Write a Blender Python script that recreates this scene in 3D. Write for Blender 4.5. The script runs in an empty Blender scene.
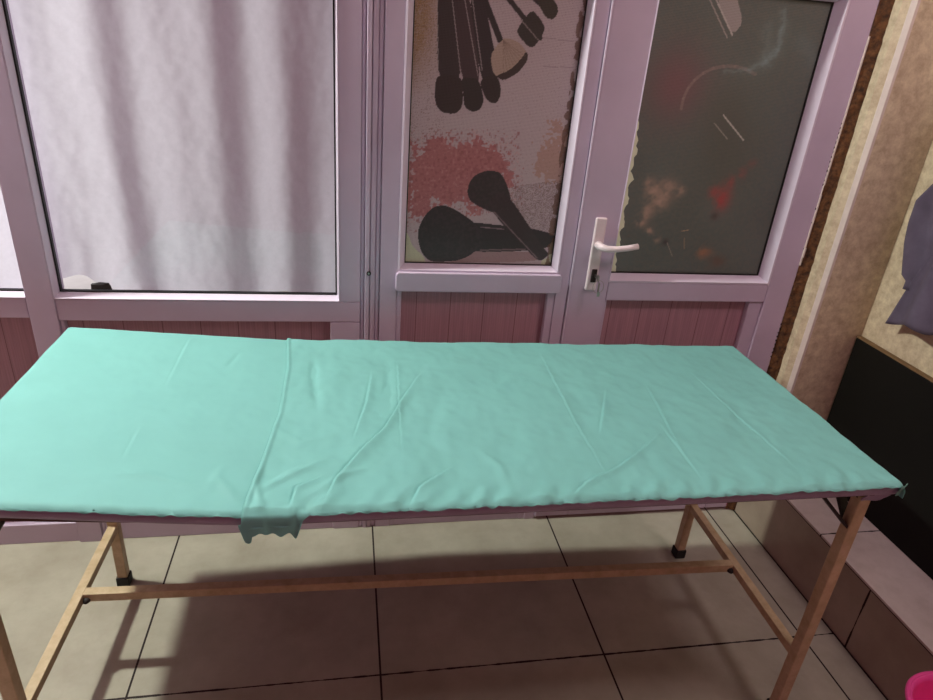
import bpy, bmesh, math, random
import numpy as np
from mathutils import Vector, Matrix, noise
random.seed(4)
C = bpy.context.scene.collection
S = 1.467                                    # metres the camera stands above the floor
# ------------------------------------------------------------------ camera
R = np.array([[0.98353564,-0.00270738,0.18069396],[-0.1641706,-0.43132365,0.88713467],[0.07553577,-0.90219321,-0.42466665]])
FPX = 655.0
def ray(px, py): return R @ np.array([px-466.5, py-350.0, FPX])
def W(px, py, y=1.746):                      # where the sight line meets the plane y
    d = ray(px, py); t = y/d[1]; return (d[0]*t, S+d[2]*t)
def onz(px, py, z):
    d = ray(px, py); t = (z-S)/d[2]; return (d[0]*t, d[1]*t)
cam_d = bpy.data.cameras.new('camera'); cam = bpy.data.objects.new('camera', cam_d); C.objects.link(cam)
cam_d.sensor_fit = 'HORIZONTAL'; cam_d.sensor_width = 36; cam_d.lens = FPX/933*36; cam_d.clip_start = .01
m3 = Matrix(((R[0,0],-R[0,1],-R[0,2]),(R[1,0],-R[1,1],-R[1,2]),(R[2,0],-R[2,1],-R[2,2])))
cam.matrix_world = Matrix.Translation((0,0,S)) @ m3.to_4x4()
bpy.context.scene.camera = cam

# ------------------------------------------------------------------ materials
def lin(r, g, b): return tuple(((c/255)/12.92 if c/255 <= .04045 else ((c/255+.055)/1.055)**2.4) for c in (r,g,b))+(1,)
class N:
    def __init__(s, name):
        s.m = bpy.data.materials.new(name); s.m.use_nodes = True; s.t = s.m.node_tree; s.t.nodes.clear()
        s.out = s.n('ShaderNodeOutputMaterial'); s.tc = s.n('ShaderNodeTexCoord')
    def n(s, k, **kw):
        x = s.t.nodes.new(k)
        for a, v in kw.items():
            if a.startswith('i_'):
                x.inputs[a[2:].replace('_',' ')].default_value = v
            else: setattr(x, a, v)
        return x
    def l(s, a, b): s.t.links.new(a, b)
    def math(s, op, a, b=None, c=None):
        x = s.n('ShaderNodeMath', operation=op)
        for i, v in enumerate((a, b, c)):
            if v is None: continue
            if isinstance(v, (int, float)): x.inputs[i].default_value = v
            else: s.l(v, x.inputs[i])
        return x.outputs[0]
    def mix(s, f, a, b, blend='MIX'):
        x = s.n('ShaderNodeMix', data_type='RGBA', blend_type=blend)
        for k, v in ((0,f),(6,a),(7,b)):
            if isinstance(v, (int,float,tuple)): x.inputs[k].default_value = v
            else: s.l(v, x.inputs[k])
        return x.outputs[2]
    def noise(s, scale, detail=4, rough=.55, vec=None):
        x = s.n('ShaderNodeTexNoise'); x.inputs['Scale'].default_value = scale; x.inputs['Detail'].default_value = detail; x.inputs['Roughness'].default_value = rough
        s.l(vec or s.tc.outputs['Object'], x.inputs['Vector']); return x.outputs['Fac']
    def ramp(s, f, lo, hi):
        x = s.n('ShaderNodeMapRange'); x.inputs[1].default_value = lo; x.inputs[2].default_value = hi; s.l(f, x.inputs[0]); return x.outputs[0]
    def stretch(s, sc):
        x = s.n('ShaderNodeMapping'); x.inputs['Scale'].default_value = sc; s.l(s.tc.outputs['Object'], x.inputs['Vector']); return x.outputs[0]
    def bsdf(s, col, rough=.5, metal=0, bump=None, bs=.2, bd=.002, spec=.5, trans=None):
        p = s.n('ShaderNodeBsdfPrincipled'); p.inputs['Roughness'].default_value = rough if isinstance(rough,(int,float)) else .5
        if not isinstance(rough,(int,float)): s.l(rough, p.inputs['Roughness'])
        p.inputs['Metallic'].default_value = metal; p.inputs['Specular IOR Level'].default_value = spec
        if isinstance(col, tuple): p.inputs['Base Color'].default_value = col
        else: s.l(col, p.inputs['Base Color'])
        if bump is not None:
            b = s.n('ShaderNodeBump'); b.inputs['Strength'].default_value = bs; b.inputs['Distance'].default_value = bd
            s.l(bump, b.inputs['Height']); s.l(b.outputs[0], p.inputs['Normal'])
        o = p.outputs[0]
        if trans:
            t = s.n('ShaderNodeBsdfTranslucent'); 
            if isinstance(col, tuple): t.inputs[0].default_value = col
            else: s.l(col, t.inputs[0])
            x = s.n('ShaderNodeMixShader'); x.inputs[0].default_value = trans; s.l(o, x.inputs[1]); s.l(t.outputs[0], x.inputs[2]); o = x.outputs[0]
        s.l(o, s.out.inputs[0]); return s.m
def simple(name, rgb, rough=.5, metal=0, var=.12, scale=30, spec=.5, bump=.15, trans=None):
    k = N(name); c = lin(*rgb); nz = k.noise(scale)
    d = tuple(x*(1-var) for x in c[:3])+(1,); h = tuple(min(1,x*(1+var)) for x in c[:3])+(1,)
    return k.bsdf(k.mix(k.ramp(nz,.3,.7), d, h), rough, metal, nz, bump, .001, spec, trans)

M = {}
M['pvc'] = simple('lilac_pvc', (200,184,208), .38, var=.05, scale=6, bump=.03)
M['pvc_bead'] = simple('pale_lilac_pvc_bead', (218,206,226), .32, var=.04, scale=6, bump=.03)
M['gasket'] = simple('black_gasket', (14,13,16), .6)
M['white_plastic'] = simple('white_plastic', (228,214,220), .3, var=.03, bump=.02)
M['steel'] = simple('key_metal', (170,165,160), .3, 1, var=.1)
M['dark_steel'] = simple('dark_steel', (38,30,28), .6, .3, var=.4, scale=60)
M['rubber'] = simple('black_rubber', (14,13,13), .7)
M['vinyl'] = simple('mauve_vinyl', (148,132,158), .5, var=.08, scale=14, bump=.15)
M['ply'] = simple('brown_board', (70,42,34), .8, var=.3, scale=20)
M['black_board'] = simple('black_board', (14,14,11), .6, var=.25, scale=5, bump=.1, spec=.2)
M['board_edge'] = simple('board_edge', (120,92,62), .7)
M['pink'] = simple('pink_plastic', (236,78,160), .4, var=.05)
M['bead_white'] = simple('corner_profile', (218,206,200), .45, var=.06)
M['cream_tape'] = simple('cream_backing', (228,232,204), .7, var=.06)
M['wall_white'] = simple('painted_plaster', (205,196,196), .85, var=.05)
M['ceiling'] = simple('ceiling_paint', (150,140,140), .9, var=.03)
# laminate plank panels
k = N('pink_laminate')
st = k.stretch((30,1,1.2)); g = k.noise(4, 6, .6, st)
sep = k.n('ShaderNodeSeparateXYZ'); k.l(k.tc.outputs['Object'], sep.inputs[0])
fr = k.math('FRACT', k.math('MULTIPLY', sep.outputs[0], 10.2)); gl = k.math('LESS_THAN', fr, .022)
fine = k.math('SINE', k.math('MULTIPLY', sep.outputs[0], 900)); 
col = k.mix(k.ramp(g,.3,.7), lin(160,122,138), lin(184,142,156))
col = k.mix(k.math('MULTIPLY', k.ramp(fine,.2,1), .14), col, lin(110,70,84))
col = k.mix(gl, col, lin(122,84,96)); M['laminate'] = k.bsdf(col, .5, bump=gl, bs=-.4)
# cream foam-painted leg paint
k = N('cream_leg_paint'); nz = k.noise(35,5,.65)
col = k.mix(k.ramp(nz,.35,.75), lin(200,180,146), lin(172,150,114)); M['leg'] = k.bsdf(col, .5, bump=nz, bs=.1)
# wallpaper
k = N('mottled_wallpaper'); n1 = k.noise(38,5,.7); n2 = k.noise(5,3)
col = k.mix(k.ramp(n1,.35,.68), lin(186,168,142), lin(226,213,184)); col = k.mix(k.math('MULTIPLY',k.ramp(n2,.3,.7),.2), col, lin(170,140,118))
M['paper'] = k.bsdf(col, .75, bump=n1, bs=.35, bd=.003)
# foam
k = N('expanding_foam'); n1 = k.noise(60,6,.7)
col = k.mix(k.ramp(n1,.35,.65), lin(52,30,18), lin(116,76,42)); M['foam'] = k.bsdf(col, .9, bump=n1, bs=.9, bd=.006)
# tiles
def tile_mat(name, axes, offs, base=(182,180,164)):
    k = N(name); sep = k.n('ShaderNodeSeparateXYZ'); k.l(k.tc.outputs['Object'], sep.inputs[0])
    g = None
    wob = k.noise(22, 4)
    for a, o in zip(axes, offs):
        v = k.math('DIVIDE', k.math('SUBTRACT', sep.outputs[a], o), .6)
        d = k.math('MULTIPLY', k.math('ABSOLUTE', k.math('SUBTRACT', k.math('FRACT', k.math('ADD', v, .5)), .5)), .6)
        wdt = k.math('MULTIPLY_ADD', k.ramp(wob,.35,.6), .0022, .0010) if a == 1 else .0026
        e = k.math('LESS_THAN', d, wdt); g = e if g is None else k.math('MAXIMUM', g, e)
    n1 = k.noise(5,6,.62); n2 = k.noise(26,5,.6)
    b = lin(*base); b2 = lin(base[0]-22, base[1]-24, base[2]-24)
    col = k.mix(k.ramp(n1,.35,.7), b, b2); col = k.mix(k.math('MULTIPLY',k.ramp(n2,.45,.75),.22), col, lin(150,138,120))
    col = k.mix(g, col, lin(30,16,18))
    rough = k.math('MULTIPLY_ADD', g, .5, .3)
    return k, k.bsdf(col, rough, bump=g, bs=-.5, bd=.002, spec=.45)
_, M['tile'] = tile_mat('floor_tiles', (0,1), (.0836, 1.1555))
_, M['step_top'] = tile_mat('step_tread_tiles', (1,), (1.313,), (216,206,200))
_, M['step_riser'] = tile_mat('step_riser_tiles', (1,), (1.108,), (178,166,150))
# sheet
def sheet_mat(name, rgb):
    k = N(name); n1 = k.noise(1000,2); n2 = k.noise(9,4,.6); n3 = k.noise(3,2)
    c = lin(*rgb); col = k.mix(k.ramp(n2,.3,.7), c, tuple(x*.94 for x in c[:3])+(1,))
    h = k.math('ADD', k.math('MULTIPLY', n1, .08), k.math('MULTIPLY', k.noise(28,5,.65), .9))
    return k.bsdf(col, .62, bump=h, bs=.16, bd=.003, spec=.25, trans=.12)
M['sheet'] = sheet_mat('turquoise_sheet', (124,186,182))
M['curtain'] = simple('white_curtain_cloth', (236,228,236), .8, var=.03, scale=90, bump=.2, trans=.42)
k = N('garment_cloth'); n1 = k.noise(14,4); col = k.mix(k.ramp(n1,.3,.7), lin(100,90,110), lin(84,74,92)); M['garment'] = k.bsdf(col, .9, bump=k.noise(300,2), bs=.2, bd=.001)
# clear glass: transparent with a fresnel reflection
k = N('clear_glass'); t = k.n('ShaderNodeBsdfTransparent'); t.inputs[0].default_value = (.93,.95,.94,1)
gs = k.n('ShaderNodeBsdfGlossy'); gs.inputs['Roughness'].default_value = .01
fz = k.n('ShaderNodeFresnel'); fz.inputs[0].default_value = 1.6
x = k.n('ShaderNodeMixShader'); k.l(fz.outputs[0], x.inputs[0]); k.l(t.outputs[0], x.inputs[1]); k.l(gs.outputs[0], x.inputs[2]); k.l(x.outputs[0], k.out.inputs[0])
M['glass'] = k.m
# printed film: print colours ride on the mesh, perforation by nodes
k = N('printed_perforated_film'); at = k.n('ShaderNodeVertexColor'); at.layer_name = 'print'
sep = k.n('ShaderNodeSeparateXYZ'); k.l(k.tc.outputs['Object'], sep.inputs[0])
u = k.math('MULTIPLY', k.math('ADD', sep.outputs[0], sep.outputs[2]), 900); v = k.math('MULTIPLY', k.math('SUBTRACT', sep.outputs[0], sep.outputs[2]), 900)
dots = k.math('GREATER_THAN', k.math('MULTIPLY', k.math('SINE', u), k.math('SINE', v)), .3)
col = k.mix(k.math('MULTIPLY', dots, .34), at.outputs[0], lin(24,22,20)); M['film'] = k.bsdf(col, .3, spec=.3)

# ------------------------------------------------------------------ mesh helpers
def link(name, me, mat, parent=None):
    o = bpy.data.objects.new(name, me); C.objects.link(o)
    for m in (mat if isinstance(mat, (list,tuple)) else [mat]): me.materials.append(m)
    if parent is not None: o.parent = parent
    return o
def obj(name, bm, mat, parent=None, smooth=False, bevel=0, seg=2):
    bmesh.ops.recalc_face_normals(bm, faces=bm.faces)
    me = bpy.data.meshes.new(name); bm.to_mesh(me); bm.free()
    if smooth: me.shade_smooth()
    o = link(name, me, mat, parent)
    if bevel:
        b = o.modifiers.new('bevel','BEVEL'); b.width = bevel; b.segments = seg; b.limit_method = 'ANGLE'
    return o
def box(bm, x0, x1, y0, y1, z0, z1, mi=0):
    vs = [bm.verts.new((x,y,z)) for z in (z0,z1) for y in (y0,y1) for x in (x0,x1)]
    for f in ((0,1,3,2),(4,5,7,6),(0,1,5,4),(2,3,7,6),(0,2,6,4),(1,3,7,5)):
        bm.faces.new([vs[i] for i in f]).material_index = mi
def prism(bm, poly, vec):
    a = [bm.verts.new(p) for p in poly]; b = [bm.verts.new(Vector(p)+Vector(vec)) for p in poly]
    bm.faces.new(a); bm.faces.new(b[::-1]); n = len(a)
    for i in range(n): bm.faces.new((a[i],a[(i+1)%n],b[(i+1)%n],b[i]))
def bar(bm, p, q, w, h, up=(0,0,1)):
    p = Vector(p); q = Vector(q); d = (q-p).normalized(); up = Vector(up)
    if abs(d.dot(up)) > .99: up = Vector((0,1,0))
    s = d.cross(up).normalized(); t = s.cross(d).normalized()
    poly = [p+s*w/2*a+t*h/2*b for a,b in ((-1,-1),(1,-1),(1,1),(-1,1))]
    prism(bm, poly, q-p)
def tube(bm, pts, r, n=10):
    rings = []
    for i, p in enumerate(pts):
        p = Vector(p); d = (Vector(pts[min(i+1,len(pts)-1)])-Vector(pts[max(i-1,0)])).normalized()
        up = Vector((0,0,1)) if abs(d.z) < .9 else Vector((0,1,0)); s = d.cross(up).normalized(); t = s.cross(d)
        rr = r[i] if isinstance(r, (list,tuple)) else r
        rings.append([bm.verts.new(p+(s*math.cos(a)+t*math.sin(a))*rr) for a in [2*math.pi*j/n for j in range(n)]])
    for a, b in zip(rings, rings[1:]):
        for j in range(n): bm.faces.new((a[j],a[(j+1)%n],b[(j+1)%n],b[j]))
    bm.faces.new(rings[0][::-1]); bm.faces.new(rings[-1])
def lathe(bm, prof, c, n=40):
    rings = [[bm.verts.new((c[0]+r*math.cos(2*math.pi*j/n), c[1]+r*math.sin(2*math.pi*j/n), c[2]+z)) for j in range(n)] for r, z in prof]
    for a, b in zip(rings, rings[1:]):
        for j in range(n): bm.faces.new((a[j],a[(j+1)%n],b[(j+1)%n],b[j]))
    bm.faces.new(rings[0][::-1]); bm.faces.new(rings[-1])
def grid(name, nu, nv, fn, mat, parent=None, thick=0, smooth=True, offset=-1):
    vs = [fn(i/(nu-1), j/(nv-1)) for j in range(nv) for i in range(nu)]
    fs = [(j*nu+i, j*nu+i+1, (j+1)*nu+i+1, (j+1)*nu+i) for j in range(nv-1) for i in range(nu-1)]
    me = bpy.data.meshes.new(name); me.from_pydata(vs, [], fs); me.update()
    if smooth: me.shade_smooth()
    o = link(name, me, mat, parent)
    if thick:
        s = o.modifiers.new('solid','SOLIDIFY'); s.thickness = thick; s.offset = offset
    return o
def empty(name, loc, label=None, cat=None, kind=None, group=None):
    o = bpy.data.objects.new(name, None); C.objects.link(o); o.location = loc; o.empty_display_size = .1
    return tag(o, label, cat, kind, group)
def tag(o, label=None, cat=None, kind=None, group=None):
    for kk, v in (('label',label),('category',cat),('kind',kind),('group',group)):
        if v: o[kk] = v
    return o
def smoothstep(a, b, x):
    t = max(0, min(1, (x-a)/(b-a))); return t*t*(3-2*t)

# ------------------------------------------------------------------ setting
bm = bmesh.new(); box(bm, -2.4, 1.386, -1.2, 1.735, -.05, 0)
tag(obj('floor', bm, M['tile']), 'cream marbled square floor tiles with thin dark grout', 'floor', 'structure')
st = empty('raised_step', (1.386,1,0), 'low tiled step along the right wall with pale tread', 'step', 'structure')
ex, ey = 1.386, 1
def off(o, root):
    o.matrix_parent_inverse = Matrix.Translation(-Vector(root.location)); return o
bm = bmesh.new(); box(bm, 1.388, 1.70, -.9, 1.735, -.05, .222); off(obj('riser', bm, M['step_riser'], st), st)
bm = bmesh.new(); box(bm, 1.3835, 1.39, -.9, 1.735, .2188, .2224); off(obj('grout_line', bm, M['gasket'], st), st)
bm = bmesh.new(); box(bm, 1.3845, 1.39, -.9, 1.735, .0002, .0022); off(obj('grout_line', bm, M['gasket'], st), st)
bm = bmesh.new(); box(bm, 1.382, 1.70, -.9, 1.735, .2225, .2303); off(obj('tread', bm, M['step_top'], st, bevel=.0012), st)
bm = bmesh.new(); box(bm, 1.60, 1.70, -.9, 1.90, .2305, 2.6)
tag(obj('wall_right', bm, M['paper']), 'beige mottled wallpaper on the right wall', 'wall', 'structure')
# pillar with chamfered corner
bm = bmesh.new(); prism(bm, [(1.60,1.650,.2305),(1.6,1.95,.2305),(1.3905,1.95,.2305),(1.3905,1.674,.2305),(1.4145,1.650,.2305)], (0,0,2.37))
tag(obj('wall_back', bm, M['paper']), 'wallpapered wall return right of the door', 'wall', 'structure')
bm = bmesh.new(); prism(bm, [(1.4045,1.6635,.231),(1.4035,1.6585,.231),(1.4125,1.6480,.231),(1.4215,1.6480,.231)], (0,0,2.36))
tag(obj('trim_1', bm, M['bead_white'], bevel=.001), 'pale plastic corner strip up the wallpapered wall edge', 'trim', 'structure')
bm = bmesh.new(); box(bm, -2.4, 1.60, -1.2, 1.95, 2.6, 2.65); tag(obj('ceiling', bm, M['ceiling']), kind='structure')
# rough foam between door frame and wall
def foam(u, v):
    z = .005+v*2.55; a = u*math.pi*.55
    n1 = noise.noise((u*3, z*28, 1.3)); n2 = noise.noise((u*9, z*80, 4.1))
    return (1.356+.0345*u, 1.712-.012*u+(.005*n1+.0035*n2)*(1-.5*u), z)
tag(grid('trim_2', 10, 560, foam, M['foam']), 'rough brown crumbling foam filling beside the door frame', 'trim', 'structure')

YF, YG = 1.716, 1.746
def bead_ring(bm, x0, x1, z0, z1, wl, wr, wb, wt, yf=YF-.002, yg=YG-.004, sides='lrbt'):
    # x0.. = edges of the glass; beads slope from glass to frame face
    i = [(x0,z0),(x1,z0),(x1,z1),(x0,z1)]; o = [(x0-wl,z0-wb),(x1+wr,z0-wb),(x1+wr,z1+wt),(x0-wl,z1+wt)]
    for n, (a, b) in zip('brtl', ((0,1),(1,2),(2,3),(3,0))):
        if n not in sides: continue
        pts = []
        for (px, pz), (qx, qz) in ((i[a],o[a]),(i[b],o[b])):
            mx, mz = px+(qx-px)*.75, pz+(qz-pz)*.75
            pts.append([bm.verts.new(q) for q in ((px,yg,pz),(mx,yf,mz),(qx,yf+.001,qz),(qx,yg,qz))])
        for s in range(4):
            t = (s+1)%4; bm.faces.new((pts[0][s],pts[0][t],pts[1][t],pts[1][s]))
        bm.faces.new(pts[0]); bm.faces.new(pts[1][::-1])
ZT = 1.63
TOPF = 2.6
def pane(parent, x0, x1, z0, z1, y=YG):
    bm = bmesh.new(); vs = [bm.verts.new(p) for p in ((x0,y,z0),(x1,y,z0),(x1,y,z1),(x0,y,z1))]; bm.faces.new(vs)
    return obj('glass_pane', bm, M['glass'], parent)
def gasket(parent, x0, x1, z0, z1, t=.0035, sides='lrbt'):
    bm = bmesh.new(); y0, y1 = YG-.0065, YG+.004
    if 'l' in sides: box(bm, x0, x0+t, y0, y1, z0, z1)
    if 'r' in sides: box(bm, x1-t, x1, y0, y1, z0, z1)
    if 'b' in sides: box(bm, x0, x1, y0, y1, z0, z0+t)
    if 't' in sides: box(bm, x0, x1, y0, y1, z1-t, z1)
    return obj('gasket', bm, M['gasket'], parent)
def panel(parent, x0, x1, z0, z1, y=1.737):
    bm = bmesh.new(); box(bm, x0, x1, y, y+.012, z0, z1); return obj('lower_panel', bm, M['laminate'], parent)

# --- windows with curtain behind: narrow left one and wide one
w1 = tag(empty('window_1', (0,0,0)), 'narrow slice of curtained window left of the lilac mullion', 'window', 'structure')
w2 = tag(empty('window_2', (0,0,0)), 'wide window with a white curtain behind its glass', 'window', 'structure')
bm = bmesh.new()
box(bm, -1.75, -1.68, YF, 1.79, .0, TOPF); box(bm, -1.6795, -.8015, YF, 1.79, .740, .795); box(bm, -1.68, -.8015, YF+.004, 1.79, .0, .07); box(bm, -1.6795,-.8015,YF,1.79,ZT+.015,TOPF)
obj('frame', bm, M['pvc'], w1, bevel=.0025)
bm = bmesh.new(); bead_ring(bm, -1.67, -.8015, .805, ZT, .01, .0, .010, .012, sides='bt'); obj('glazing_bead', bm, M['pvc_bead'], w1)
gasket(w1, -1.67, -.802, .805, ZT, sides='bt'); pane(w1, -1.67, -.802, .805, ZT); panel(w1, -1.68, -.802, .07, .74)
bm = bmesh.new()
box(bm, -.800, -.7345, YF-.003, 1.79, 0, TOPF)                # mullion
box(bm, -.734, .0385, YF, 1.79, .733, .7925)                   # transom rail
box(bm, -.018, .0385, YF, 1.79, .793, ZT+.012)                 # right stile of the sash
box(bm, -.734, .0385, YF, 1.79, ZT+.0125, TOPF)
box(bm, -.7335, -.724, YF+.004, 1.79, .0, .732); box(bm, -.0435, .0385, YF, 1.79, 0, .732); box(bm, -.7235, -.044, YF+.004, 1.79, 0, .07)
obj('frame', bm, M['pvc'], w2, bevel=.0025)
bm = bmesh.new(); bead_ring(bm, -.727, -.025, .805, ZT, .008, .008, .012, .012); obj('glazing_bead', bm, M['pvc_bead'], w2)
gasket(w2, -.7275, -.0245, .8045, ZT, t=.004); pane(w2, -.727, -.025, .805, ZT); panel(w2, -.7235, -.044, .07, .732)
# grooved post with a screw
p1 = tag(empty('trim_3', (0,0,0)), 'grooved lilac post between the wide window and the poster window', 'trim', 'structure')
bm = bmesh.new()
for a, b, d in ((.0395,.0485,.004),(.0505,.0625,-.002),(.0645,.0775,.0),(.0795,.0900,.005)): box(bm, a, b, YF+d, 1.79, 0, TOPF)
box(bm, .0396, .0899, YF+.010, 1.788, 0, TOPF); obj('post', bm, M['pvc'], p1, bevel=.0015)
bm = bmesh.new(); tube(bm, [(.061,YF-.006,.879),(.061,YF+.004,.879)], .006, 14); obj('screw_cap', bm, M['dark_steel'], p1)
bm = bmesh.new(); tube(bm, [(.061,YF-.0075,.879),(.061,YF-.006,.879)], .003, 10); obj('screw_head', bm, M['steel'], p1)
# --- poster window
w3 = tag(empty('window_3', (0,0,0)), 'narrow glazed side panel beside the door, printed with makeup brushes', 'window', 'structure')
bm = bmesh.new()
box(bm, .0912, .1385, YF, 1.79, 0, TOPF); box(bm, .1387, .5985, YF, 1.79, ZT+.02, TOPF); box(bm, .5987, .6345, YF, 1.79, 0, TOPF)
box(bm, .1387, .1525, YF+.003, 1.79, 0, .829); box(bm, .5765, .5985, YF+.003, 1.79, 0, .829); box(bm, .1525, .5765, YF+.004, 1.79, 0, .07)
obj('frame', bm, M['pvc'], w3, bevel=.0025)
bm = bmesh.new(); prism(bm, [(.134,YF-.012,.836),(.139,YF-.012,.830),(.604,YF-.012,.830),(.609,YF-.012,.836),(.609,YF-.012,.878),(.602,YF-.012,.886),(.141,YF-.012,.886),(.134,YF-.012,.878)], (0,.05,0))
obj('transom', bm, M['pvc'], w3, bevel=.003)
bm = bmesh.new(); bead_ring(bm, .160, .582, .903, ZT, .0215, .0165, .016, .018); obj('glazing_bead', bm, M['pvc_bead'], w3)
gasket(w3, .1595, .5825, .9025, ZT+.001, t=.0022); pane(w3, .160, .582, .903, ZT); panel(w3, .1525, .5765, .07, .829)
# --- door
d1 = tag(empty('door_1', (0,0,0)), 'lilac plastic door with dark printed glass and white handle', 'door', 'structure')
bm = bmesh.new(); DF = YF-.004
box(bm, .6400, .7535, DF, 1.785, .012, ZT+.1); box(bm, 1.2725, 1.3565, DF, 1.785, .012, ZT+.1); box(bm, .754, 1.272, DF, 1.785, ZT+.022, ZT+.1)
box(bm, .754, 1.272, DF, 1.785, .808, .866); box(bm, .754, 1.272, DF, 1.785, .012, .10)
box(bm, .7537,.762,DF+.006,1.78,.0905,.807); box(bm, 1.2285,1.2722,DF+.006,1.78,.0905,.807)
obj('leaf_frame', bm, M['pvc'], d1, bevel=.003)
bm = bmesh.new(); box(bm, .6362, .6398, DF-.002, 1.75, .012, ZT+.1); obj('edge_seal', bm, M['pvc_bead'], d1)
bm = bmesh.new(); bead_ring(bm, .764, 1.247, .886, ZT, .012, .026, .020, .022, yf=DF-.002); obj('glazing_bead', bm, M['pvc_bead'], d1)
gasket(d1, .7635, 1.2475, .8855, ZT+.001, t=.003); pane(d1, .764, 1.247, .886, ZT); panel(d1, .762, 1.2285, .10, .808)
bm = bmesh.new(); box(bm, .634, 1.3565, YF, 1.79, ZT+.106, TOPF); box(bm, 1.3568, 1.3600, YF+.004, 1.79, 0, TOPF); obj('head_frame', bm, M['pvc'], d1, bevel=.002)
bm = bmesh.new()
for zc in list(np.arange(.62,.74,.014))+list(np.arange(1.17,1.34,.013))+[1.10,1.06,.98]:
    h = random.uniform(.003,.0065); xo = random.uniform(-.001,.0015); box(bm, 1.3525+xo, 1.3575+xo, DF-.0012, DF+.004, zc, zc+h)
obj('chipped_edge', bm, M['dark_steel'], d1)
bm = bmesh.new(); box(bm, 1.3535, 1.3590, DF-.006, YF, .955, .985); box(bm, 1.354, 1.359, DF-.003, YF, .93, 1.56); obj('hinge_strip', bm, M['bead_white'], d1, bevel=.001)
# handle
hd = empty('door_handle', (0,0,0)); hd.parent = d1
bm = bmesh.new(); box(bm, .681, .7145, DF-.010, DF-.0002, .842, 1.056); obj('backplate', bm, M['white_plastic'], hd, bevel=.005, seg=3)
bm = bmesh.new()
tube(bm, [(.699,DF-.009,.979),(.699,DF-.028,.979),(.702,DF-.040,.979),(.712,DF-.045,.978),(.74,DF-.046,.978),(.775,DF-.045,.982),(.802,DF-.043,.987)], [.012,.0105,.0105,.0095,.0085,.0085,.0085], 14)
obj('lever', bm, M['white_plastic'], hd, smooth=True)
bm = bmesh.new(); box(bm, .692, .7085, DF-.0145, DF-.009, .868, .908); obj('lock_cylinder', bm, M['dark_steel'], hd, bevel=.003)
ky = empty('key_ring', (.702,DF-.013,.89), 'small keys on a wire ring hanging from the door lock', 'keys')
bm = bmesh.new(); box(bm, -.0012, .0012, -.020, .0, -.004, .004); box(bm, .0, .002, -.034, -.018, -.009, .009); off(obj('key', bm, M['steel'], ky, bevel=.0005), ky).location = (.702,DF-.013,.89)
bm = bmesh.new(); tube(bm, [(.004+.016*math.sin(a), -.030, -.024+.019*math.cos(a)) for a in np.linspace(0,2*math.pi,24)], .0008, 6); off(obj('ring', bm, M['steel'], ky), ky).location = (.702,DF-.013,.89)
bm = bmesh.new(); box(bm, .004, .006, -.036, -.026, -.040, -.012); box(bm, .002, .010, -.035, -.033, -.052,-.038); off(obj('key', bm, M['steel'], ky, bevel=.0005), ky).location = (.702,DF-.013,.89)

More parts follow.
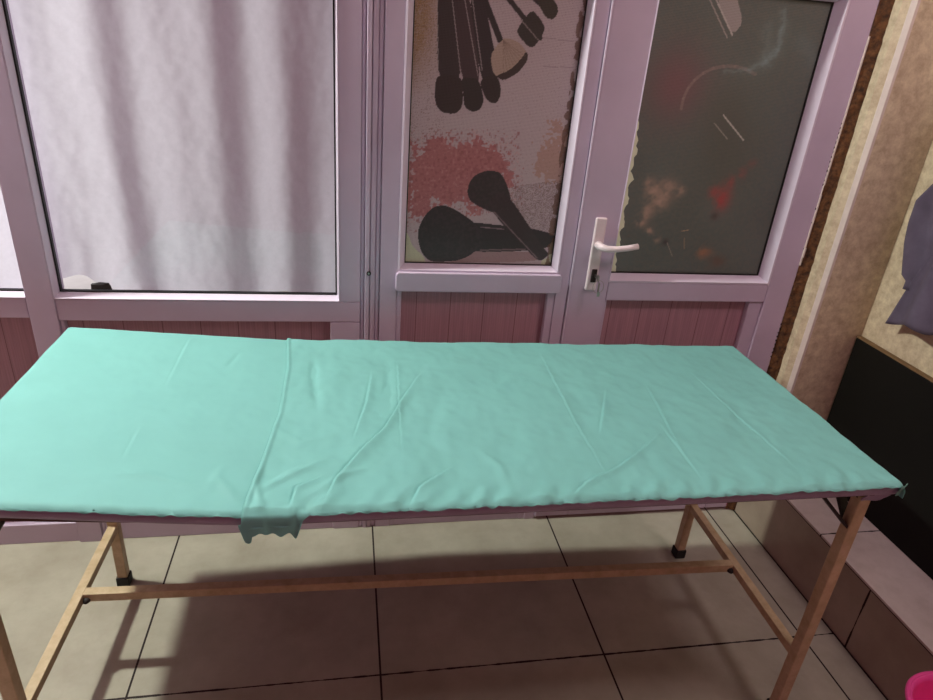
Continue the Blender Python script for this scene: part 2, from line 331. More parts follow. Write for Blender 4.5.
# ------------------------------------------------------------------ printed films (flat prints on the glass)
def inpoly(X, Z, poly):
    r = np.zeros(X.shape, bool); n = len(poly)
    for i in range(n):
        x1, z1 = poly[i]; x2, z2 = poly[(i+1)%n]
        c = ((z1 > Z) != (z2 > Z)); 
        with np.errstate(divide='ignore', invalid='ignore'):
            r ^= c & (X < (x2-x1)*(Z-z1)/(z2-z1+1e-12)+x1)
    return r
def dseg(X, Z, a, b):
    ax, az = a; bx, bz = b; dx, dz = bx-ax, bz-az
    t = np.clip(((X-ax)*dx+(Z-az)*dz)/(dx*dx+dz*dz+1e-12), 0, 1); return np.hypot(X-ax-t*dx, Z-az-t*dz)
class Film:
    def __init__(s, x0, x1, z0, z1, nx, base):
        s.nx = nx; s.nz = int(nx*(z1-z0)/(x1-x0)); s.x = np.linspace(x0,x1,s.nx); s.z = np.linspace(z0,z1,s.nz)
        s.X, s.Z = np.meshgrid(s.x, s.z); s.c = np.ones(s.X.shape+(3,))*np.array(lin(*base)[:3])
        rs = np.random.RandomState(7); s.n = []
        for fq in (5,12,30,75):
            g = rs.rand(int(fq*1.9)+3, fq+3); u = (s.X-x0)/(x1-x0)*fq; v = (s.Z-z0)/(x1-x0)*fq; 
            v = np.clip(v, 0, g.shape[0]-2.001); i = u.astype(int); j = v.astype(int); fu = u-i; fv = v-j
            fu = fu*fu*(3-2*fu); fv = fv*fv*(3-2*fv)
            s.n.append((g[j,i]*(1-fu)+g[j,i+1]*fu)*(1-fv)+(g[j+1,i]*(1-fu)+g[j+1,i+1]*fu)*fv)
        s.white = rs.rand(*s.X.shape)
        s.Xo, s.Zo = s.X.copy(), s.Z.copy()
    def warp(s, a):
        s.X = s.Xo+(s.n[2]-.5)*a+(s.n[3]-.5)*a*.6; s.Z = s.Zo+(s.n[1]-.5)*a+(s.n[3][::-1]-.5)*a*.6
    def unwarp(s): s.X, s.Z = s.Xo, s.Zo
    def put(s, mask, rgb, al=1.0):
        m = (mask.astype(float)*al)[...,None]; s.c = s.c*(1-m)+np.array(lin(*rgb)[:3])*m
    def poly(s, pts, rgb, al=1.0):
        for _ in range(2):
            q = []
            for i in range(len(pts)):
                (ax, ay), (bx, by) = pts[i], pts[(i+1)%len(pts)]; q += [(ax*.8+bx*.2, ay*.8+by*.2), (ax*.2+bx*.8, ay*.2+by*.8)]
            pts = q
        s.put(inpoly(s.X, s.Z, [W(*p) for p in pts]), rgb, al)
    def line(s, a, b, w, rgb, al=1.0): s.put(dseg(s.X, s.Z, W(*a), W(*b)) < w, rgb, al)
    def blob(s, c, rx, rz, rgb, al=1.0, p=1.5):
        cx, cz = W(*c); d = ((s.X-cx)/rx)**2+((s.Z-cz)/rz)**2; s.put(np.exp(-d*p), rgb, al)
    def build(s, name, y, parent):
        vs = np.stack([s.Xo, np.full(s.Xo.shape, y), s.Zo], -1).reshape(-1,3)
        idx = np.arange(s.nx*s.nz).reshape(s.nz, s.nx); fs = np.stack([idx[:-1,:-1],idx[:-1,1:],idx[1:,1:],idx[1:,:-1]],-1).reshape(-1,4)
        me = bpy.data.meshes.new(name); me.from_pydata(vs.tolist(), [], fs.tolist()); me.update()
        s.c = s.c*.92+.016+.030*np.exp(-s.c.sum(-1, keepdims=True)*6)
        a = me.color_attributes.new('print','FLOAT_COLOR','POINT'); col = np.ones((s.nx*s.nz,4), np.float32); col[:,:3] = s.c.reshape(-1,3)
        a.data.foreach_set('color', col.ravel()); return link(name, me, M['film'], parent)
f = Film(.160, .582, .903, 1.63, 230, (200,184,190))
f.put(f.n[0]*.5, (184,168,172), .5)
# sand, top left
cx = np.clip(1-(f.X-.16)/.075, 0, 1)*np.clip((f.Z-1.33)/.16, 0, 1); f.put(np.clip(cx*1.6,0,1)*(.55+.45*(f.white>.35)), (166,134,96), .95)
f.put((f.white > .93)&(f.X < .25)&(f.Z > 1.22), (120,96,72), .7)
# powders
f.warp(.055)
f.poly([(405,152),(432,139),(450,136),(472,146),(494,144),(510,162),(514,183),(506,195),(465,210),(440,206),(421,211),(405,226)], (184,122,124))
f.poly([(538,166),(541,140),(553,127),(570,122),(566,150),(560,184),(545,182)], (186,148,134), .8)
f.unwarp()
reg = inpoly(f.X, f.Z, [W(*p) for p in [(405,130),(430,128),(520,130),(524,205),(465,218),(405,235)]])
f.put(reg&(f.n[3] > .74), (158,92,98), .55); f.put(reg&(f.n[3] < .2), (212,160,158), .4); f.put(reg&(f.n[3] > .87), (168,110,110), .6)
sp = inpoly(f.X, f.Z, [W(*p) for p in [(512,186),(562,180),(556,232),(530,236),(508,205)]]); f.put(sp&(f.white > .55), (112,84,80), .6)
f.put((f.white > .985), (126,90,84), .5)
f.poly([(430,248),(545,252),(538,262),(430,262)], (150,112,112), .7)
# fan of brushes
for a, b, w0 in (((480,-12),(500,40),.0075),((503,-8),(540,38),.006),((527,-8),(545,8),.006)): f.line(a, b, w0, (52,46,46))
f.poly([(437,-12),(455,-12),(463,84),(437,84)], (62,54,54)); f.poly([(452,-12),(469,-12),(482,88),(462,88)], (74,60,62)); f.poly([(468,-12),(482,-12),(501,84),(482,90)], (56,48,50))
for a, b in (((437,-10),(438,73)),((451,-10),(461,77)),((463,-10),(478,76)),((471,-10),(482,70))): f.line(a, b, .0011, (180,168,170), .8)
f.poly([(437,74),(434,92),(436,106),(443,113),(455,114),(462,108),(463,90),(461,76)], (58,48,46)); f.poly([(461,77),(463,92),(464,107),(472,112),(480,110),(484,100),(481,86),(477,78)], (52,46,44)); f.poly([(479,80),(484,96),(490,103),(497,103),(501,94),(500,82),(494,72)], (56,48,46))
f.poly([(505,37),(519,42),(527,52),(526,62),(517,72),(503,80),(493,74),(490,56),(497,45)], (186,164,152)); f.poly([(527,50),(528,60),(518,73),(503,81),(495,76),(510,70),(520,60)], (70,60,56))
for q in range(9): f.line((503,40), (500+q*3.2, 74-q*2.2), .0007, (140,118,106), .6)
f.poly([(532,9),(541,20),(545,28),(541,38),(531,50),(516,33),(520,24)], (58,54,50)); f.line((521,20),(538,40), .0012, (150,140,138))
f.poly([(536,-4),(550,-4),(557,4),(558,13),(553,20),(546,18),(540,8)], (62,58,50))
# big brush and small brush
f.poly([(418,240),(418,229),(424,216),(434,206),(446,205),(458,211),(470,219),(478,226),(481,236),(478,249),(467,257),(455,261),(430,262),(421,252)], (46,42,44))
f.poly([(464,221),(500,225),(525,227),(556,234),(555,246),(525,251),(464,252)], (44,38,40)); f.line((481,227),(504,229), .0013, (150,130,136)); f.line((480,250),(525,249), .0018, (128,108,112))
f.poly([(467,193),(469,182),(476,174),(488,170),(500,172),(505,180),(512,200),(502,208),(493,213),(480,207),(470,201)], (50,46,46))
f.poly([(484,204),(504,188),(545,250),(549,254),(541,261),(534,258)], (56,46,48)); f.line((494,212),(537,258), .0016, (130,112,116))
ang = (f.n[3] > .6)&(((inpoly(f.X,f.Z,[W(*p) for p in [(418,205),(482,205),(482,262),(418,262)]]))|(inpoly(f.X,f.Z,[W(*p) for p in [(467,170),(512,170),(512,213),(467,213)]])))&(f.c.sum(-1) < .15)); f.put(ang, (78,66,70), .35)
# peeled corners and worn right edge
f.poly([(398,226),(408,233),(412,246),(424,256),(426,264),(398,264)], (208,210,180)); f.poly([(553,240),(549,246),(549,257),(540,261),(543,270),(562,270)], (204,206,174))
f.put((f.X > .572-.010*f.n[2])&(f.n[2] > .35), (112,78,58), .8); f.put((f.X < .1635), (196,196,164), .8)
f.line((543,38),(573,41), .0009, (140,124,128), .6); f.line((543,66),(573,68), .0009, (138,122,126), .6)
f.build('printed_film', YG-.0018, w3)
g = Film(.764, 1.247, .886, 1.63, 240, (106,114,110))
g.put(g.n[0], (92,100,94), .6); g.put(g.n[3] > .5, (120,116,106), .25)
g.blob((676,85), .085, .09, (140,92,100), .7, 1); g.blob((725,150), .12, .16, (90,90,80), .5)
for i in range(9):
    a0 = math.pi*(.98-.075*i); a1 = math.pi*(.98-.075*(i+1))
    g.line((728+47*math.cos(a0), 112-46*math.sin(a0)), (728+47*math.cos(a1), 112-46*math.sin(a1)), .004, (160,140,136), .6-.02*i)
g.blob((728,115), .085, .10, (92,92,84), .5, 2)
g.poly([(716,-8),(735,-8),(743,22),(733,35),(722,17)], (176,168,166), .9); g.line((706,-8),(727,38), .0014, (176,168,164)); g.line((716,0),(732,35), .0018, (200,194,190))
g.line((723,115),(743,140), .0018, (210,206,200)); g.line((714,123),(727,139), .0013, (168,164,156))
g.warp(.012)
for a, b, w0, al in (((782,12),(783,30),.006,.30),((783,30),(777,48),.008,.40),((777,48),(766,62),.009,.45),((766,62),(750,68),.007,.35),((750,68),(725,70),.004,.25),((768,25),(765,60),.012,.15),((800,40),(812,60),.02,.12)):
    d = dseg(g.X, g.Z, W(*a), W(*b)); g.put(np.exp(-(d/w0)**2), (150,176,176), al); g.put(np.exp(-(d/(w0*2.6))**2), (130,150,146), al*.4)
sm = np.clip(.62+1.1*(g.n[2]-.3)+.5*(g.n[3]-.5), 0, 1)
for (cx, cy), rr, al in (((655,190),.026,.75),((668,188),.022,.7),((680,192),.014,.65),((660,202),.020,.7),((648,212),.018,.7),((642,222),.014,.75),((650,231),.011,.7),((657,240),.010,.5),((664,198),.034,.35),((650,180),.014,.5)):
    X0, Z0 = W(cx, cy); d2 = ((g.X-X0)**2+(g.Z-Z0)**2)/rr**2; g.put(np.exp(-d2*1.1)*sm, (206,172,152), al)
for (cx, cy), rx, rz, al in (((722,200),.022,.030,.85),((716,192),.020,.020,.5),((730,184),.014,.018,.5),((742,172),.012,.014,.35),((752,163),.012,.012,.25)):
    X0, Z0 = W(cx, cy); g.put(np.exp(-(((g.X-X0)/rx)**2+((g.Z-Z0)/rz)**2))*(.55+.45*sm), (190,76,74), al)
g.blob((704,253), .026, .016, (186,128,94), .7); g.blob((716,262), .032, .022, (120,88,70), .6)
g.unwarp()
g.blob((714,216), .014, .014, (76,70,62), .8); g.blob((665,242), .012, .012, (60,54,50), .8)
g.line((667,243),(672,256), .0012, (170,160,150), .8); g.line((684,238),(684,248), .002, (160,140,120), .8); g.line((681,231),(688,230), .0016, (190,160,130), .8); g.blob((628,236), .006, .005, (110,106,100), .8)
for q in range(60):
    px, py = random.uniform(620,700), random.uniform(215,268); g.blob((px,py), .0018, .0018, (120,104,88), .5)
g.build('printed_film', YG-.0018, d1)
# torn pale backing strip along the dark film
bm = bmesh.new(); L = []; Rr = []
for q in range(60):
    t = q/59; z = .888+t*(.44); w_ = .012+.008*noise.noise((q*.35,2,0))*1.2+(.006 if q%9 < 3 else 0); w_ *= 1-.75*smoothstep(.8,1,t)
    L.append((.7655,YG-.0028,z)); Rr.append((.7655+max(.003,w_),YG-.0028,z))
vl = [bm.verts.new(p) for p in L]; vr = [bm.verts.new(p) for p in Rr]
for q in range(59): bm.faces.new((vl[q],vr[q],vr[q+1],vl[q+1]))
obj('torn_backing', bm, M['cream_tape'], d1)

# ------------------------------------------------------------------ curtains and the room behind
def curtain(x0, x1, gap):
    def fn(u, v):
        x = x0+(x1-x0)*u; zt = 1.9
        zb = .765
        if gap: zb += .052*(1-smoothstep(-.69,-.60,x))+.006*math.sin(x*60)
        zb += .006*noise.noise((x*14,1,0))
        z = zb+(zt-zb)*v; b = 1-v
        y = 1.835+.015*math.sin(x*30+1.8*noise.noise((x*2,z*.8,3))+.5)+.006*math.sin(x*47+2+z*1.4)+.016*noise.noise((x*5,z*1.1,5))
        y += .006*noise.noise((x*18,z*9,8))*b+.0020*noise.noise((x*40,z*40,2))
        if gap: y -= .012*math.exp(-((x+.66)/.06)**2)*smoothstep(.25,0,v)
        return (x, y, z)
    return fn
o = grid('curtain', 300, 150, curtain(-.775, .06, True), M['curtain']); tag(o, 'thin white curtain hanging behind the wide window, one lower corner lifted', 'curtain')
o = grid('curtain', 150, 130, curtain(-1.7, -.78, False), M['curtain']); tag(o, 'strip of white curtain seen through the window slice at far left', 'curtain')
bm = bmesh.new(); box(bm, -1.75, .10, 1.79, 2.02, .72, .765)
tag(obj('trim_4', bm, M['wall_white'], bevel=.003), 'white inner window sill below the curtain', 'sill', 'structure')
bm = bmesh.new(); box(bm, -.672, -.625, 1.794, 1.806, .7656, .808); bmesh.ops.subdivide_edges(bm, edges=bm.edges[:], cuts=4, use_grid_fill=True)
for v in bm.verts: v.co += Vector((noise.noise(v.co*40), noise.noise(v.co*40+Vector((5,0,0))), noise.noise(v.co*40+Vector((0,7,0)))))*.009*(v.co.z > .77)*Vector((1,.3,1)).length/1.45
tag(obj('rag', bm, M['dark_steel'], bevel=.012, seg=3), 'small dark rag on the sill under the lifted curtain corner', 'rag')
bm = bmesh.new(); box(bm, -2.4, 1.6, 3.0, 3.05, 0, 2.6); tag(obj('wall_far', bm, M['wall_white']), kind='structure')
bm = bmesh.new(); box(bm, -2.4, 1.6, 2.02, 3.0, -.05, 0); tag(obj('floor_beyond', bm, M['tile']), kind='structure')

# ------------------------------------------------------------------ treatment couch
co = empty('treatment_couch', (.22,1.25,0), 'long treatment couch with cream square-tube legs and a mauve padded top', 'couch')
def oc(o): return off(o, co)
A = math.radians(-1.02); FL = Vector((-.622,1.532,0)); ux = Vector((math.cos(A),math.sin(A),0)); vy = Vector((math.sin(A),-math.cos(A),0))
def fr_(u, v, z): p = FL+ux*u+vy*v; return (p.x,p.y,z)
LU, LV, RH = 1.690, .556, .205
T = .026
for u in (0, LU):
    for v in (0, LV):
        bm = bmesh.new(); bar(bm, fr_(u,v,.012), fr_(u,v,.682), T, T, up=(0,1,0)); lg = oc(obj('leg', bm, M['leg'], co, bevel=.002))
        bm = bmesh.new(); bar(bm, fr_(u,v,0), fr_(u,v,.032), T+.008, T+.008, up=(0,1,0)); ft = obj('rubber_foot', bm, M['rubber'], lg, bevel=.003)
    bm = bmesh.new(); bar(bm, fr_(u,T/2,RH), fr_(u,LV-T/2,RH), T*.85, T*.85); oc(obj('end_rail', bm, M['leg'], co, bevel=.0015))
    # dark diagonal braces under the top at the near legs
    sgn = 1 if u == 0 else -1
    bm = bmesh.new(); bar(bm, fr_(u+sgn*.010,LV,.596), fr_(u+sgn*(.105 if u else .07),LV,.690), .018, .006); bar(bm, fr_(u,LV-.012,.600), fr_(u,LV-.10,.690), .02, .008)
    oc(obj('corner_brace', bm, M['dark_steel'], co))
    bm = bmesh.new(); bar(bm, fr_(u,-.004,.685), fr_(u,LV+.004,.685), T, T); oc(obj('top_rail', bm, M['dark_steel'], co))
bm = bmesh.new(); bar(bm, fr_(T*.42,.245,RH), fr_(LU-T*.42,.262,RH), T*.9, T*.9); oc(obj('long_rail', bm, M['leg'], co, bevel=.0015))
for u, v, k_ in ((T*.5,.245,1),(LU-T*.5,.262,-1)):
    bm = bmesh.new(); bmesh.ops.create_icosphere(bm, subdivisions=3, radius=1, matrix=Matrix.Translation(fr_(u+k_*.004,v+.004,RH-.006)) @ Matrix.Diagonal((.010,.019,.009,1)))
    oc(obj('weld', bm, M['dark_steel'], co, smooth=True))
# padded top
YFR, XR, XL, XH = .900, 1.094, -.657, -.150
ZTOP, TH = .733, .026
def yback(x): return 1.594-(x+.15)*(.047/1.24) if x > XH else 1.594-(XH-x)*.03
def yfront(x): return YFR+(.012*smoothstep(XH-.05,XL,x))
def ztop(x): return ZTOP+((.042)*max(0,(XH-x)/(XH-XL)) if x < XH else 0)
def slab(name, x0, x1, r=.011):
    xs = []; 
    for i in range(7): xs.append(i/6)
    st_ = [(x0+r*(1-math.cos(t*math.pi/2)), r*(1-math.sin(t*math.pi/2))) for t in xs]
    n = 30; st_ += [(x0+r+(x1-x0-2*r)*i/n, 0) for i in range(1,n)]
    st_ += [(x1-r*(1-math.cos(t*math.pi/2)), r*(1-math.sin(t*math.pi/2))) for t in xs[::-1]]
    bm = bmesh.new(); rings = []
    for x, ins in st_:
        a, b, zt, zb = yfront(x)+ins, yback(x)-ins, ztop(x)-ins, ztop(x)-TH+ins*.8; q = r; ring = []
        for cy, cz, s0 in ((a+q,zb+q,180),(b-q,zb+q,270),(b-q,zt-q,0),(a+q,zt-q,90)):
            for k_ in range(6):
                an = math.radians(s0+18*k_); ring.append(bm.verts.new((x, cy+q*math.cos(an), cz+q*math.sin(an))))
        rings.append(ring)
    m = len(rings[0])
    for p, q in zip(rings, rings[1:]):
        for j in range(m): bm.faces.new((p[j],p[(j+1)%m],q[(j+1)%m],q[j]))
    bm.faces.new(rings[0]); bm.faces.new(rings[-1][::-1])
    return oc(obj(name, bm, M['vinyl'], co, smooth=True))
slab('head_cushion', XL, XH-.002); slab('body_cushion', XH+.002, XR)
bm = bmesh.new(); box(bm, XH+.03, XR-.02, YFR+.018, 1.53, ZTOP-TH-.010, ZTOP-TH-.0005); oc(obj('base_board', bm, M['ply'], co))
bm = bmesh.new(); prism(bm, [(XL+.02,YFR+.02,ztop(XL)-TH-.011),(XH+.03,YFR+.02,ZTOP-TH-.011),(XH+.03,YFR+.02,ZTOP-TH-.002),(XL+.02,YFR+.02,ztop(XL)-TH-.002)], (0,.62,0)); oc(obj('head_board', bm, M['ply'], co))
# mauve cover tail hanging under the near right corner
def tail(u, v):
    x = 1.034+.052*u; return (x+.003*math.sin(v*5), YFR+.012+.006*math.sin(u*6)+.01*v, ZTOP-TH+.003-v*.032*math.sqrt(max(0,1-u*u))*(.75+.25*smoothstep(0,.15,u)))
oc(grid('cover_tail', 16, 10, tail, M['vinyl'], co, thick=.002))

# ------------------------------------------------------------------ sheets
foldpts = [(.86,-.176),(.90,-.175),(.94,-.170),(1.065,-.155),(1.23,-.138),(1.41,-.137),(1.58,-.152),(1.62,-.156)]
def foldx(y):
    if y <= foldpts[0][0]: return foldpts[0][1]
    for (a, xa), (b, xb) in zip(foldpts, foldpts[1:]):
        if y <= b: t = (y-a)/(b-a); return xa+(xb-xa)*t
    return foldpts[-1][1]
def P2(px, py): return onz(px, py, .732)
CR = []   # creases: polyline, amplitude, width
def crease(pts, amp, wid, side=1): CR.append(([P2(*p) for p in pts], amp*1.25, wid*.85, side))
crease([(419,378),(402,402),(385,430),(360,455),(337,481),(323,508)], .0036, .0070, 1)
crease([(371,377),(366,405),(354,440)], .0022, .007, 1)
crease([(397,365),(399,410),(402,457)], .0012, .004, 1)
crease([(313,358),(314,385),(317,412)], -.0035, .012, 0)
crease([(388,360),(388,395),(382,420)], -.0028, .012, 0)
crease([(320,481),(296,491),(291,510)], .0035, .006, 1)
crease([(450,471),(430,483),(419,491),(411,507)], .0032, .006, 1)
crease([(539,355),(574,424),(609,483)], .0011, .004, 1)
crease([(605,392),(599,436)], .0016, .006, 1)
crease([(659,436),(635,458),(609,474),(585,486),(572,499)], .0028, .006, 1)
crease([(645,388),(680,452)], .0012, .005, 1)
crease([(690,375),(725,408),(759,438),(795,471)], .0012, .004, 1)
crease([(660,427),(700,480)], .0014, .005, 1)
crease([(440,395),(430,430),(442,470)], -.0022, .018, 0)
crease([(475,450),(500,470),(508,492)], .0020, .012, 0)
crease([(495,392),(510,380),(540,378)], .0015, .014, 0)
crease([(270,430),(300,445),(330,440)], .0018, .012, 0)
crease([(255,500),(290,478),(330,462)], .0026, .010, 0)
crease([(262,470),(256,490),(262,515)], .0030, .008, 0)
crease([(310,500),(345,478),(372,470)], .0022, .010, 0)
crease([(720,380),(740,410),(735,440)], -.0014, .02, 0)
HC = []
def hcrease(pts, amp, wid, side=1): HC.append(([P2(*p) for p in pts], amp, wid, side))
hcrease([(194,341),(180,368),(168,395)], .0012, .005); hcrease([(140,440),(125,471)], .0012, .006)
hcrease([(228,372),(240,358)], -.0018, .006, 0); hcrease([(215,480),(238,505)], .003, .010, 0); hcrease([(225,470),(205,500)], .0018, .009, 0)
hcrease([(100,488),(150,485),(205,494)], .0016, .008, 0); hcrease([(20,430),(60,410)], .0018, .03, 0)
def pld(x, y, pts):
    best = 9; sg = 1; te = 0; n = len(pts)-1
    for i in range(n):
        ax, ay = pts[i]; bx, by = pts[i+1]; dx, dy = bx-ax, by-ay; L2 = dx*dx+dy*dy
        t = max(0, min(1, ((x-ax)*dx+(y-ay)*dy)/L2)); d = math.hypot(x-ax-t*dx, y-ay-t*dy)
        if d < best: best = d; sg = 1 if dx*(y-ay)-dy*(x-ax) > 0 else -1; te = (i+t)/n
    return best, sg, te
boxes = {}
def creases(lst, x, y):
    h = 0
    for c in lst:
        pts, a, w_, s_ = c; k_ = id(c)
        if k_ not in boxes:
            boxes[k_] = (min(p[0] for p in pts)-w_*5, max(p[0] for p in pts)+w_*5, min(p[1] for p in pts)-w_*5, max(p[1] for p in pts)+w_*5)
        b = boxes[k_]
        if not (b[0] < x < b[1] and b[2] < y < b[3]): continue
        d, sg, te = pld(x, y, pts); fade = min(1, 3.2*min(te,1-te)+.15) if 0 < te < 1 else .12
        if s_ == 0: h += a*fade*math.exp(-(d/w_)**2)
        elif sg > 0: h += a*fade*math.exp(-(d/(w_*2.2))**2)
        else: h += -a*1.2*fade*math.exp(-(d/(w_*.55))**2)+a*fade*math.exp(-(d/(w_*.30))**2)
    return h
RC = .011
def make_sheet(name, xfn0, x1, nx, ny, lift, drop, lst, hem, xendwrap):
    # across: s in metres from back drop over the top to the front drop
    vs = []
    for i in range(nx):
        for j in range(ny):
            u = i/(nx-1); v = j/(ny-1)
            # pass 1: approximate y for the fold line
            xa = x1-.2; yb0 = yback(xa); yf0 = yfront(xa)
            yy = yb0+(yf0-yb0)*min(1, max(0, (v-.06)/.88))
            x0 = xfn0(yy); x = x0+(x1-x0)*u
            xr = x; endz = 0
            if xendwrap == 1 and x > XR-RC:       # roll over the right end
                s = x-(XR-RC); q = RC*math.pi/2
                if s < q: a = s/RC; xr = XR-RC+(RC+lift)*math.sin(a); endz = -(RC+lift)*(1-math.cos(a))
                else: xr = XR+lift; endz = -(RC+lift)-(s-q)
            if xendwrap == -1 and x < XL+RC:
                s = (XL+RC)-x; q = RC*math.pi/2
                if s < q: a = s/RC; xr = XL+RC-(RC+lift)*math.sin(a); endz = -(RC+lift)*(1-math.cos(a))
                else: xr = XL-lift; endz = -(RC+lift)-(s-q)
            xc = max(XL, min(XR, xr)); yb, yf = yback(xc), yfront(xc)
            zt = ztop(xc)
            q = RC*math.pi/2; dF = max(.0018, drop(xr)); dB = .012; am = amax(xr) if hem else .80; qf = RC*am
            Lt = (yb-RC)-(yf+RC)
            # columns share the top spacing; front drop gets its own share of rows
            nb, nf = .03, .11
            if v < nb: s = v/nb*(dB); seg = 0
            elif v < 1-nf: s = (v-nb)/(1-nf-nb)*(q+qf+Lt); seg = 1
            else: s = (v-(1-nf))/nf*dF; seg = 2
            rl = RC+lift
            if seg == 0: y, dz = yb+lift, -rl-(dB-s)
            elif seg == 2: y, dz = yf+RC-rl*math.sin(am)-s*math.cos(am)-.10*max(0, s-.02), -rl*(1-math.cos(am))-s*math.sin(am)
            else:
                if s < q: a = s/RC; y, dz = yb-RC+rl*math.cos(a), -rl*(1-math.sin(a))
                elif s < q+Lt: y, dz = yb-RC-(s-q), 0
                else: a = (s-q-Lt)/RC; y, dz = yf+RC-rl*math.sin(a), -rl*(1-math.cos(a))
            z = zt+lift+dz+endz
            if endz < 0: z = max(z, zt-.03)
            yc = min(max(y, yf), yb); e = min(1, (y-yf)/.05) if y > yf else 0
            h = creases(lst, xr, yc)+(.0034*noise.noise((xr*7,yc*7,2.2))+.0026*noise.noise((xr*20,yc*15,5))+.0010*noise.noise((xr*48,yc*40,5)))*(1 if hem else .35)
            # little diagonal pleats pulled over the front edge
            pw = smoothstep(yf+.075, yf+.005, yc); pa = smoothstep(.05,.2,abs(noise.noise((xr*4.5,.3,1)))+.05)
            ph = (xr-.6*(yc-yf))*115+3*noise.noise((xr*9,0,7))
            h += .0021*pw*pa*math.sin(ph)*(1 if hem else .2)
            if hem:
                d = xr-foldx(yy); h += .0030*math.exp(-((d-.004)/.004)**2)+.0012*math.exp(-(d/.03)**2)
                g_ = smoothstep(.17,.0,d)*smoothstep(yf+.30,yf+.02,yc); h += .003*g_*noise.noise((xr*26+yc*14, yc*9, 3))+.0015*g_
            h = max(h, -lift*.6)
            if seg == 2 or y <= yf+.002: y -= min(abs(h)*1.2, .003); y -= .0015*math.sin(xr*160)+.0015 if s > .008 and seg == 2 else 0
            z += h*(1 if y > yf+RC*.4 else .3)+.0006
            if seg == 2: z += .0035*noise.noise((xr*70,0,9))*(s/dF)
            vs.append((xr, y, z))
    fs = [(i*ny+j, i*ny+j+1, (i+1)*ny+j+1, (i+1)*ny+j) for i in range(nx-1) for j in range(ny-1)]
    me = bpy.data.meshes.new(name); me.from_pydata(vs, [], fs); me.update(); me.shade_smooth()
    o = link(name, me, M['sheet']); s = o.modifiers.new('solid','SOLIDIFY'); s.thickness = .0008; s.offset = 1; return o
def amax(x): return .80+(math.pi/2-.80)*smoothstep(-.190,-.170,x)*(1-smoothstep(-.085,-.060,x))
def dropB(x):
    d = .0035+.002*noise.noise((x*11,1,1))+.0012*noise.noise((x*60,2,1))
    tail_ = smoothstep(-.178,-.165,x)*(1-smoothstep(-.085,-.070,x))
    rag = .006*noise.noise((x*60,4,1))+(.016 if x < -.155 else 0)*smoothstep(-.14,-.165,x)+.012*math.exp(-((x+.085)/.007)**2)
    return d+tail_*(.020+rag)
def dropH(x): return .0032+.002*noise.noise((x*11,3,1))
o = make_sheet('head_sheet', lambda y: XL-.035, -.115, 190, 210, .0031, dropH, HC, False, -1)
tag(o, 'smooth turquoise sheet over the raised left head section of the couch', 'sheet')
o = make_sheet('body_sheet', foldx, XR+.030, 560, 290, .0050, dropB, CR, True, 1)
tag(o, 'creased turquoise sheet over the long right section, its hem overlapping', 'sheet')
# sheer corner flap at the right end
def flap(u, v):
    return (XR-.012+.027*u-.004*v+.002*math.sin(v*6), YFR-.006-.002*math.sin(u*5)+.010*u, ZTOP+.004-.003*u-v*(.024-.008*u))
fl = grid('corner_flap', 12, 10, flap, simple('sheer_sheet_end', (120,160,150), .7, trans=.4), None); fl.parent = o; fl['label'] = 'loose greyish corner of the sheet'

# ------------------------------------------------------------------ things at the right
bd = empty('leaning_panel', (1.589,1.0,.2305), 'large matt black panel standing on the tiled step against the wallpaper', 'panel')
bm = bmesh.new(); box(bm, 1.5805, 1.597, .20, 1.644, .2312, .7205); off(obj('board', bm, M['black_board'], bd), bd)
bm = bmesh.new(); box(bm, 1.5795, 1.598, .20, 1.645, .7208, .7250); off(obj('edge_strip', bm, M['board_edge'], bd), bd)
gm = empty('hanging_smock', (1.55,1.42,.82), 'purple-grey cloth garment hanging on the beige wallpaper above the black panel', 'garment')
def leftE(z):
    pts = [(.955,1.515),(.962,1.535),(1.05,1.569),(1.10,1.58),(1.165,1.584),(1.228,1.545),(1.35,1.50),(1.55,1.45),(1.62,1.42)]
    if z <= pts[0][0]: return pts[0][1]
    for (a, ya), (b, yb_) in zip(pts, pts[1:]):
        if z <= b: return ya+(yb_-ya)*(z-a)/(b-a)
    return pts[-1][1]
def body(u, v):
    z = .93+.69*v; y0 = leftE(z); y1 = 1.16+.20*smoothstep(1.2,1.62,z); y = y0+(y1-y0)*u
    return (1.566-.020*math.sin(u*17+z*2)*(1-.3*v)-.016*math.sin(math.pi*u), y, z)
off(grid('body', 60, 60, body, M['garment'], gm, thick=.003), gm)
def sleeve(u, v):
    z0 = .818+.034*smoothstep(.02,.35,u)+.006*math.sin(u*9); ztp = 1.60
    z = z0+(ztp-z0)*v; pts = [(.816,1.528),(.887,1.515),(.962,1.500),(1.10,1.46),(1.2,1.43),(1.6,1.40)]
    y0 = 1.528
    for (a, ya), (b, yb_) in zip(pts, pts[1:]):
        if a <= z <= b: y0 = ya+(yb_-ya)*(z-a)/(b-a)
    if z > 1.6: y0 = 1.40
    y1 = 1.22+.1*v; y = y0+(y1-y0)*u
    zz = z+(.055*smoothstep(.45,.75,u)*(1-v))
    return (1.540-.018*math.sin(u*13+1+z*3)-.01*math.sin(math.pi*u), y, zz)
off(grid('sleeve', 60, 60, sleeve, M['garment'], gm, thick=.003), gm)
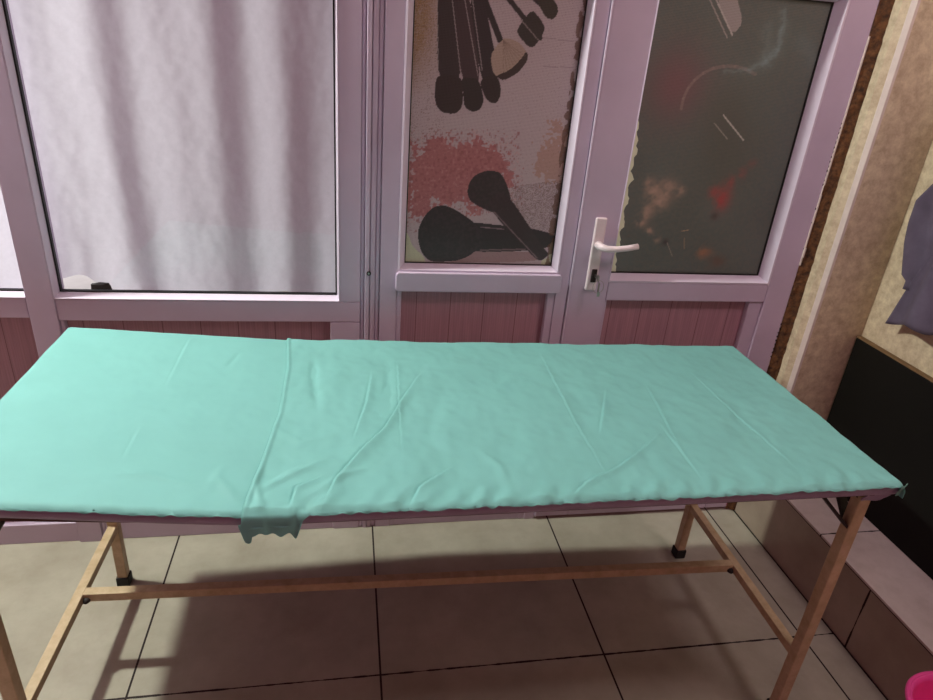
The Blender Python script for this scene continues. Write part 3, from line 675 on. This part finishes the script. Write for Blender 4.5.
bm = bmesh.new(); tube(bm, [(1.5995,1.40,1.60),(1.55,1.40,1.60),(1.535,1.40,1.61),(1.53,1.40,1.635)], .005, 10)
tag(obj('wall_hook', bm, M['dark_steel'], smooth=True), 'metal wall hook holding the purple-grey garment', 'hook')
# pink tub in the corner of the frame
bx_, by_ = 1.225, .678
pk = empty('pink_tub', (bx_,by_,0), 'bright pink plastic tub on the floor, cut off at bottom right', 'tub')
bm = bmesh.new(); lathe(bm, [(.080,0),(.084,.004),(.102,.305),(.1055,.31),(.1055,.32),(.100,.32),(.096,.305),(.078,.01),(.02,.008)], (bx_,by_,0), 48)
off(obj('shell', bm, M['pink'], pk, smooth=True), pk)
bm = bmesh.new(); tube(bm, [(bx_+0.108*math.cos(a), by_+.108*math.sin(a), .317) for a in np.linspace(0,2*math.pi,49)], .005, 8); off(obj('rim', bm, M['pink'], pk, smooth=True), pk)

# ------------------------------------------------------------------ light
def area(name, loc, rot, sx, sy, power, col):
    l = bpy.data.lights.new(name, 'AREA'); l.shape = 'RECTANGLE'; l.size = sx; l.size_y = sy; l.energy = power; l.color = col
    o = bpy.data.objects.new(name, l); C.objects.link(o); o.location = loc; o.rotation_euler = rot; return o
def bulb(name, loc, rad, power, col):
    l = bpy.data.lights.new(name, 'POINT'); l.shadow_soft_size = rad; l.energy = power; l.color = col
    o = bpy.data.objects.new(name, l); C.objects.link(o); o.location = loc; return o
bulb('ceiling_lamp', (-1.15,1.660,2.45), .05, 182, (.97,1,.88))
area('room_lamp', (1.42,.60,2.45), (0,0,0), .4, .35, 11, (1,.78,.82))
area('curtain_backlight', (-1.9,2.75,1.5), (math.radians(-84),0,math.radians(16)), 1.5, 1.4, 62, (.93,1,.97))  # added area light behind the curtain, brightens the cloth and models its folds
wd = bpy.data.worlds.new('world'); bpy.context.scene.world = wd; wd.use_nodes = True
bg = wd.node_tree.nodes['Background']; bg.inputs[0].default_value = (1,.25,.36,1); bg.inputs[1].default_value = .21
vs_ = bpy.context.scene.view_settings; vs_.view_transform = 'Standard'; vs_.look = 'None'; vs_.gamma = 1; vs_.exposure = 0
vs_.use_curve_mapping = False
